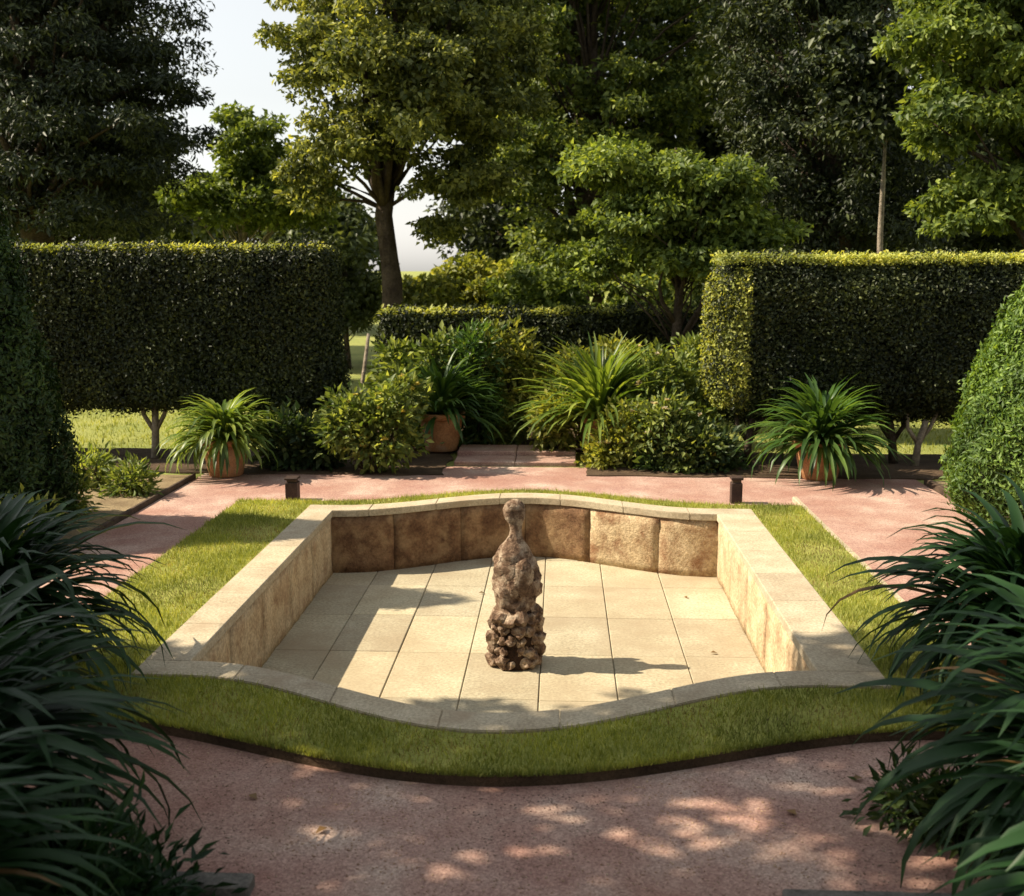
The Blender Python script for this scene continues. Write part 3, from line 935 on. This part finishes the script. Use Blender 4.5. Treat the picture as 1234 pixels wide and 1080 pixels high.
def make_pot(t, h, r, mat):
    bm = bmesh.new()
    lathe(bm, [(0, r * .68), (h * .03, r * .72), (h * .5, r * .87), (h * .84, r * .96), (h * .845, r * .90)])
    p = link('pot', bmmesh('pot', bm, True), mat, t)
    bm = bmesh.new()
    lathe(bm, [(h * .842, r * .94), (h * .85, r * 1.06), (h * .93, r * 1.09), (h, r * 1.07), (h, r * .95), (h * .9, r * .93)])
    link('rim', bmmesh('rim', bm, True), mat, p)
    bm = bmesh.new()
    lathe(bm, [(h * .86, r * .85), (h * .93, r * .925)])
    link('soil', bmmesh('soil', bm), M['soil'], p)
    return p


def strap(L, W, e0, bend, segs, side=0.0):
    """one arching strap leaf along +X: returns (verts, quads)"""
    V, Q = [], []
    x = z = y = 0.0
    e = e0
    for i in range(segs + 1):
        q = i / segs
        wdt = W * (0.55 + .9 * q) if q < .5 else W * (1.0 - ((q - .5) / .5) ** 2.2 * .95)
        wdt = min(wdt, W)
        up = Vector((-math.sin(e), 0, math.cos(e)))
        c = Vector((x, y, z))
        V += [c + Vector((0, wdt / 2, 0)) + up * wdt * .18, c - up * 0.0, c + Vector((0, -wdt / 2, 0)) + up * wdt * .18]
        if i < segs:
            b = i * 3
            Q += [(b, b + 1, b + 4, b + 3), (b + 1, b + 2, b + 5, b + 4)]
        x += math.cos(e) * L / segs
        z += math.sin(e) * L / segs
        y += side * q * L / segs
        e -= bend / segs * (0.35 + 1.3 * q)
    return V, Q


def strap_clump(n, L, W, rbase, zb, e_rng, bend_rng, segs=6):
    VV, QQ, off = [], [], 0
    for k in range(n):
        a = random.uniform(0, 2 * math.pi)
        q = random.random()
        e0 = e_rng[0] + (e_rng[1] - e_rng[0]) * q
        V, Q = strap(L * random.uniform(.7, 1.15), W * random.uniform(.75, 1.2), e0, random.uniform(*bend_rng), segs, random.uniform(-.25, .25))
        rr = rbase * (1 - q) * random.uniform(.4, 1)
        ca, sa = math.cos(a), math.sin(a)
        VV += [(ca * (v.x + rr) - sa * v.y, sa * (v.x + rr) + ca * v.y, v.z + zb) for v in V]
        QQ += [tuple(i + off for i in f) for f in Q]
        off += len(V)
    return npmesh('foliage', np.array(VV), np.array(QQ), True)


def potted(label, loc, ph, pr, n, L, W, mat, rz, e_rng=(.35, 1.5), bend=(1.0, 2.2), potmat=None, group='terracotta pots of strap-leaved plants', flowers=0):
    t = thing('potted_plant', label, 'potted plant', loc, rz, group)
    make_pot(t, ph, pr, potmat or M['terra'])
    f = link('foliage', strap_clump(n, L, W, pr * .6, ph * .93, e_rng, bend), mat, t); f['kind'] = 'stuff'
    for k in range(flowers):
        bm = bmesh.new()
        a, rr = random.uniform(0, 6.28), random.uniform(.05, .3)
        p0 = Vector((math.cos(a) * .05, math.sin(a) * .05, ph * .93)); p1 = Vector((math.cos(a) * rr, math.sin(a) * rr, ph + L * random.uniform(.75, 1.0)))
        tube(bm, [p0, p0.lerp(p1, .5), p1], [.006, .005, .004], 5)
        link('flower_stalk', bmmesh('flower_stalk', bm), M['agap'], t)
    return t


def on_ground(px, py): return gp(px, py, ZG)


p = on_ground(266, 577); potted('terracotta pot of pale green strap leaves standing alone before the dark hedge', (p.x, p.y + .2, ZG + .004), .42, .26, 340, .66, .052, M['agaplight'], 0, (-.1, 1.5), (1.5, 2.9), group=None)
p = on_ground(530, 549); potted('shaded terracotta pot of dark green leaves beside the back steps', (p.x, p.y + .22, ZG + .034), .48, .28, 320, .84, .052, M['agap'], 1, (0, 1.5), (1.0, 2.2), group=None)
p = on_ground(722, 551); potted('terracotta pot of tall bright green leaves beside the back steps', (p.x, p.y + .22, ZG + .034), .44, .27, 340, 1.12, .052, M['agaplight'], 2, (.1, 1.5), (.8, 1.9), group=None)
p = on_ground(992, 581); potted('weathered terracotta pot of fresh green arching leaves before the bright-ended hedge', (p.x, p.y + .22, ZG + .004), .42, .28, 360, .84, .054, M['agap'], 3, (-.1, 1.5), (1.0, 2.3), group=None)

# near plants: every strap leaf is its own piece
leafvar = []
for k in range(12):
    V, Q = strap(random.uniform(.75, 1.0), .055, [-.05, .35, .7, 1.0, 1.25, 1.45][k % 6], random.uniform(1.4, 2.5), 9, random.uniform(-.3, .3))
    me = npmesh('leaf', np.array([tuple(v) for v in V]), np.array(Q), True)
    me.materials.append(M['strap'])
    leafvar.append(me)
dryvar = []
for k in (0, 1, 2):
    me = leafvar[k].copy(); me.materials.clear(); me.materials.append(M['dryleaf']); dryvar.append(me)


def big_plant(label, loc, ph, pr, n, scale, rz=0.0):
    t = thing('potted_plant', label, 'potted plant', loc, rz)
    make_pot(t, ph, pr, M['terra'])
    f = link('inner_leaves', strap_clump(170, .78 * scale, .04, pr * .6, ph * .93, (-.1, 1.5), (1.2, 2.6)), M['strap'], t); f['kind'] = 'stuff'
    for k in range(n):
        i = random.randrange(12)
        dry = random.random() < .05 and i % 6 < 2
        o = link('leaf', random.choice(dryvar) if dry else leafvar[i], None, t)
        a = 2.399963 * k + random.uniform(-.4, .4)
        rr = pr * .65 * random.random() * (1 - (i % 6) / 7)
        o.location = (math.cos(a) * rr, math.sin(a) * rr, ph * .92)
        o.rotation_euler = (random.uniform(-.25, .25), random.uniform(-.22, .22), a)
        s = scale * random.uniform(.75, 1.15)
        o.scale = (s, s * random.uniform(.8, 1.25), s)
    return t


big_plant('large pot of dark strap leaves at the pool corner below the dark yew cone', (-2.95, 5.2, ZG + .002), .46, .27, 290, 1.02)
big_plant('large pot of dark strap leaves spilling over the near path under the shade tree', (-2.3, 3.5, ZG + .002), .46, .28, 290, 1.08)
big_plant('large pot of glossy strap leaves at the pool corner below the bright topiary', (2.46, 5.6, ZG + .002), .42, .27, 290, 0.98)
big_plant('large pot of dark arching leaves beside the low stone kerb and small leafy plant', (1.98, 3.0, ZG + .002), .40, .27, 260, .92)
big_plant('large pot of dark leaves behind the dark low plant on the near path', (-2.05, 2.75, ZG + .002), .42, .27, 260, .90)
big_plant('large pot of long arching strap leaves beside the near path opposite the shade tree', (2.12, 3.85, ZG + .002), .42, .27, 290, 1.06)


# ------------------------------------------------------------------ shrubs and flowers of the borders
def shrub(name, label, base, blobs, nleaf, leaf, mat, seed, clump=.13, flowers=0, petal='petal', group=None, wr=.5, cat='shrub'):
    rg = np.random.default_rng(seed); rs = random.Random(seed)
    t = thing(name, label, cat, base, group=group)
    P, OD = [], []
    wts = [b[1][0] * b[1][2] for b in blobs]
    cls = []
    for (c, r), wv in zip(blobs, wts):
        k = max(5, int(nleaf / 40 * wv / sum(wts)))
        d = rg.normal(size=(k, 3)); d /= np.linalg.norm(d, axis=1, keepdims=True)
        p = np.array(c) + d * (rg.uniform(.25, 1, k) ** .5)[:, None] * np.array(r)
        cls.append(np.concatenate([p, d], 1))
    cls = np.concatenate(cls)
    per = max(1, nleaf // len(cls))
    P = np.repeat(cls[:, :3], per, 0); OD = np.repeat(cls[:, 3:], per, 0)
    off = rg.normal(size=P.shape) * clump * .55
    Q = P + off
    Q[:, 2] = np.maximum(Q[:, 2], base[2] + .03)
    N = unit(off / clump + OD * .4 + np.array([0, 0, .8]) + .5 * rg.normal(size=P.shape))
    D = unit(off / clump + OD * .5 + .5 * rg.normal(size=P.shape) + np.array([0, 0, .15]))
    L = leaf * rg.uniform(.6, 1.4, len(P))
    V, T = leaf_cloud(Q - np.array(base), D, N, L, L * wr)
    f = link('foliage', npmesh('foliage', V, T), mat, t); f['kind'] = 'stuff'
    bm = bmesh.new()
    for j in rs.sample(range(len(cls)), min(16, len(cls))):
        e = Vector(cls[j, :3]) - Vector(base)
        b = Vector((e.x * .15, e.y * .15, -.03))
        tube(bm, [b, b.lerp(e, .5) + Vector((0, 0, .04)), e], [.014, .010, .004], 5)
    link('stem', bmmesh('stem', bm), M['bark'], t)
    for k in range(flowers):
        j = rs.randrange(len(cls))
        e = Vector(cls[j, :3]) - Vector(base) + Vector((0, -.04, rs.uniform(.06, .16)))
        n = 9
        D = rg.normal(size=(n, 3)); D[:, 2] = np.abs(D[:, 2]) * .6; D = unit(D)
        V, T = leaf_cloud(np.tile(np.array(e), (n, 1)), D, unit(D + [0, 0, 1.0]), np.full(n, .055), np.full(n, .05))
        link('flower', npmesh('flower', V, T), M[petal], t)
    return t


def SB(px, py, Y, rpx, rpy, dep=.3): return E(px, py, Y, rpx, rpy, dep)


def sbase(px, Y): return (dp(px, 500, Y).x, Y, ZG + .03)


shrub('flowering_shrub', 'low pale-tipped shrub spilling onto the gravel before the shaded pot', sbase(445, 11.95), [SB(420, 510, 11.95, 34, 32, .25), SB(465, 525, 11.9, 36, 35, .25), SB(480, 480, 12.1, 28, 25, .25)], 3120, .094, M['shrub'], 101, flowers=22, petal='petalyellow')
shrub('border_shrub', 'dark leafy shrub between the pale potted plant and the pale-tipped shrub', sbase(350, 12.25), [SB(352, 530, 12.2, 34, 32, .3), SB(385, 540, 12.2, 26, 24, .25)], 2160, .101, M['shrubdark'], 102)
shrub('border_shrub', 'leafy green shrub rising behind the shaded terracotta pot', sbase(505, 13.9), [SB(480, 450, 13.9, 36, 30, .3), SB(530, 438, 13.9, 36, 28, .3), SB(500, 490, 13.9, 55, 40, .4)], 3600, .114, M['shrub'], 103)
shrub('border_shrub', 'yellow-green bush rising in the middle of the back border', sbase(605, 14.1), [SB(600, 430, 14.1, 40, 38, .35), SB(635, 470, 14.0, 38, 45, .35), SB(600, 510, 13.9, 40, 30, .35)], 3900, .101, M['shrubyellow'], 104, flowers=14, petal='petalyellow')
shrub('border_shrub', 'fresh green bush between the shaded pot and the middle bush', sbase(572, 13.8), [SB(572, 440, 13.8, 28, 40, .3), SB(575, 500, 13.7, 30, 40, .3)], 2760, .108, M['agap'], 105, wr=.3)
shrub('flowering_shrub', 'pale-flowered rose bush beside the tall bright potted plant', sbase(805, 13.2), [SB(800, 470, 13.2, 38, 42, .35), SB(790, 530, 12.9, 40, 35, .3), SB(830, 510, 12.9, 38, 35, .35)], 3600, .094, M['shrub'], 106, flowers=26)
shrub('border_shrub', 'low dark shrub at the foot of the bright-ended hedge', sbase(850, 12.5), [SB(850, 545, 12.4, 42, 26, .3), SB(810, 555, 12.3, 34, 18, .25)], 2520, .087, M['shrubdark'], 107, flowers=4, petal='petalyellow')
shrub('border_shrub', 'yellowish low bush in front of the tall bright potted plant', sbase(668, 13.1), [SB(668, 510, 13.1, 24, 32, .25)], 1440, .087, M['shrubyellow'], 108)
shrub('border_shrub', 'tall loose shrub against the bright end of the hedge', sbase(835, 14.0), [SB(835, 450, 14, 24, 38, .3), SB(765, 450, 14.2, 26, 28, .3)], 2520, .101, M['shrub'], 109, flowers=12)
shrub('border_shrub', 'small sunlit yellow-green bush at the foot of the tall bright potted plant', sbase(752, 12.55), [SB(752, 525, 12.5, 28, 34, .25), SB(735, 548, 12.4, 22, 16, .2)], 1900, .085, M['shrubyellow'], 112, flowers=8)
shrub('border_shrub', 'leafy sunlit bush in front of the pale-flowered rose bush', sbase(800, 12.3), [SB(795, 520, 12.3, 32, 36, .25), SB(830, 545, 12.2, 30, 24, .25)], 2600, .08, M['shrub'], 113, flowers=12)
shrub('border_shrub', 'tall sunlit yellow-green bush behind the tall bright potted plant', sbase(700, 13.95), [SB(700, 455, 13.95, 30, 34, .3), SB(735, 450, 14.0, 28, 32, .3)], 3400, .09, M['shrubyellow'], 114)
# tufts in the side bed by the dark cone
for k, (x, y, z, lab) in enumerate([(-4.35, 10.6, .16, 'small pale green tuft in the sandy bed near the pot'), (-4.5, 9.6, .2, 'green tuft in the sandy bed near the timber edging'), (-4.3, 8.3, .22, 'green tuft in the sandy bed beside the dark yew cone'), (-4.9, 10.9, .2, 'leafy tuft in the sandy bed before the hedge stems')]):
    shrub('low_plant', lab, (x, y, ZG + .02), [(Vector((x, y, z * .5)), (.2, .2, z))], 700, .09, M['shrub'], 120 + k, clump=.1, wr=.3, cat='plant')
# dark low plants by the near path
shrub('low_plant', 'dark low leafy plant at the foot of the spilling strap-leaved pot', (-1.5, 3.35, ZG + .002), [(Vector((-1.45, 3.35, .03)), (.16, .25, .12)), (Vector((-1.65, 3.2, .1)), (.26, .3, .22))], 3800, .075, M['strap'], 110, clump=.14, wr=.28, cat='plant')
shrub('low_plant', 'small leafy plant growing at the edge of the near path', (1.5, 4.25, ZG + .002), [(Vector((1.48, 4.3, .0)), (.08, .12, .08)), (Vector((1.64, 4.15, .0)), (.12, .14, .10))], 1000, .07, M['shrubdark'], 111, clump=.12, wr=.3, cat='plant')


# pale stakes in the border
def stake(label, px, py0, py1, Y, lean, r):
    a = dp(px, py1, Y); b = dp(px + lean, py0, Y)
    t = thing('plant_stake', label, 'stake', (a.x, Y, ZG + .03))
    bm = bmesh.new()
    tube(bm, [Vector((0, 0, -.05)), Vector((a.x - a.x, 0, a.z - ZG)), Vector((b.x - a.x, .02, b.z - ZG))], [r, r, r * .8], 7)
    link('pole', bmmesh('pole', bm, True), M['palebark'], t)
    return t


stake('pale slanting stake standing in the border beside the leafy shrub', 436, 405, 470, 13.7, 8, .028)

# small dark garden lights at the two far pool corners
def light_post(label, px, py, wpx, hpx):
    b = gp(px, py, ZT)
    sc = b.y / F
    t = thing('garden_light', label, 'garden light', (b.x, b.y + .06, ZT))
    wd, h = wpx * sc / 2, hpx * sc
    bm = bmesh.new(); box(bm, -wd * .9, wd * .9, -wd * .9, wd * .9, -.06, h * .72, .006)
    link('housing', bmmesh('housing', bm), M['darkmetal'], t)
    bm = bmesh.new(); box(bm, -wd * .7, wd * .7, -wd * .7, wd * .7, h * .72 + .001, h * .86, .003)
    link('lens', bmmesh('lens', bm), M['timber'], t)
    bm = bmesh.new(); box(bm, -wd, wd, -wd, wd, h * .86 + .001, h, .006)
    link('cap', bmmesh('cap', bm), M['darkmetal'], t)


light_post('small squat dark garden light at the shaded far corner of the pool', 351, 597, 17, 22)
light_post('small dark garden light behind the sunlit far corner of the pool', 888, 601, 15, 26)

# timber edging of the side bed and the kerbs close to us
def edging(name, label, cat, a, b, thick, h, mat, z0):
    d = Vector(b) - Vector(a)
    L = d.length
    t = thing(name, label, cat, (*a, z0), math.atan2(d.y, d.x))
    n = max(1, round(L / 1.1))
    for k in range(n):
        bm = bmesh.new(); box(bm, L * k / n + .004, L * (k + 1) / n - .004, -thick / 2, thick / 2, -.03, h, .008)
        link('board' if mat is M['timber'] else 'kerb_stone', bmmesh('edge', bm), mat, t)
    return t


edging('bed_edging', 'dark timber edging between the gravel path and the bed of the dark cone', 'edging', (-4.03, 1.5), (-4.03, 11.55), .04, .05, M['timber'], ZG)
edging('bed_edging', 'dark timber edging between the gravel path and the bed of the bright topiary', 'edging', (3.93, 1.5), (3.93, 11.55), .05, .07, M['timber'], ZG)
edging('stone_kerb', 'low dark stone kerb beside the dark low plant on the near path', 'kerb', (-2.3, 3.62), (-1.12, 3.62), .10, .05, M['greystone'], ZG)
edging('stone_kerb', 'low dark stone kerb beside the small leafy plant on the near path', 'kerb', (0.82, 3.62), (2.3, 3.62), .10, .04, M['greystone'], ZG)
edging('grass_edging', 'pale stone edging along the grass strip towards the bright topiary', 'edging', (XTr + .035, 5.3), (XTr + .035, 10.6), .05, .05, M['coping'], ZG)

# back steps
stp = thing('garden_steps', 'two shallow stone steps leading into the back border between the pots', 'steps', (-0.52, 12.5, ZG))
for k, (y, h) in enumerate(((12.42, .05), (12.86, .10))):
    for j in range(2):
        bm = bmesh.new(); x0 = -.72 + .72 * j
        box(bm, x0 + .003, x0 + .72 - .003, y - 12.5, y - 12.5 + (.436 if k == 0 else .5), -.02, h, .01)
        link('step_stone', bmmesh('step_stone', bm), M['gravel'], stp)

for k in range(5):
    V, T = leaf_cloud(np.array([[0, 0, 0.004]]), np.array([[1., 0, .05]]), np.array([[0, 0, 1.]]), np.array([.055]), np.array([.035]), .2)
    o = link('fallen_leaf', npmesh('fallen_leaf', V, T), M['dryleaf'], None, (random.uniform(-1.95, 1.3), random.uniform(6.6, 9.5), ZF + .007))
    o.rotation_euler = (0, 0, k * 2.1)
    tag(o, 'small dry leaf lying on the pale pool floor slabs', 'leaf', 'fallen leaves on the pool floor')
# fallen leaves on the path
for k, (px, py) in enumerate([(1062, 955), (1072, 968), (1040, 940), (1085, 975), (1050, 962), (960, 985), (395, 1000), (300, 960)]):
    q = gp(px, py, ZG)
    n = 1
    V, T = leaf_cloud(np.array([[0, 0, 0.004]]), np.array([[1., 0, .05]]), np.array([[0, 0, 1.]]), np.array([.06]), np.array([.04]), .2)
    o = link('fallen_leaf', npmesh('fallen_leaf', V, T), M['dryleaf'], None, (q.x, q.y, ZG + .006))
    o.rotation_euler = (0, 0, k * 1.7)
    tag(o, 'small curled dry leaf lying on the shaded red gravel', 'leaf', 'fallen leaves on the near path')
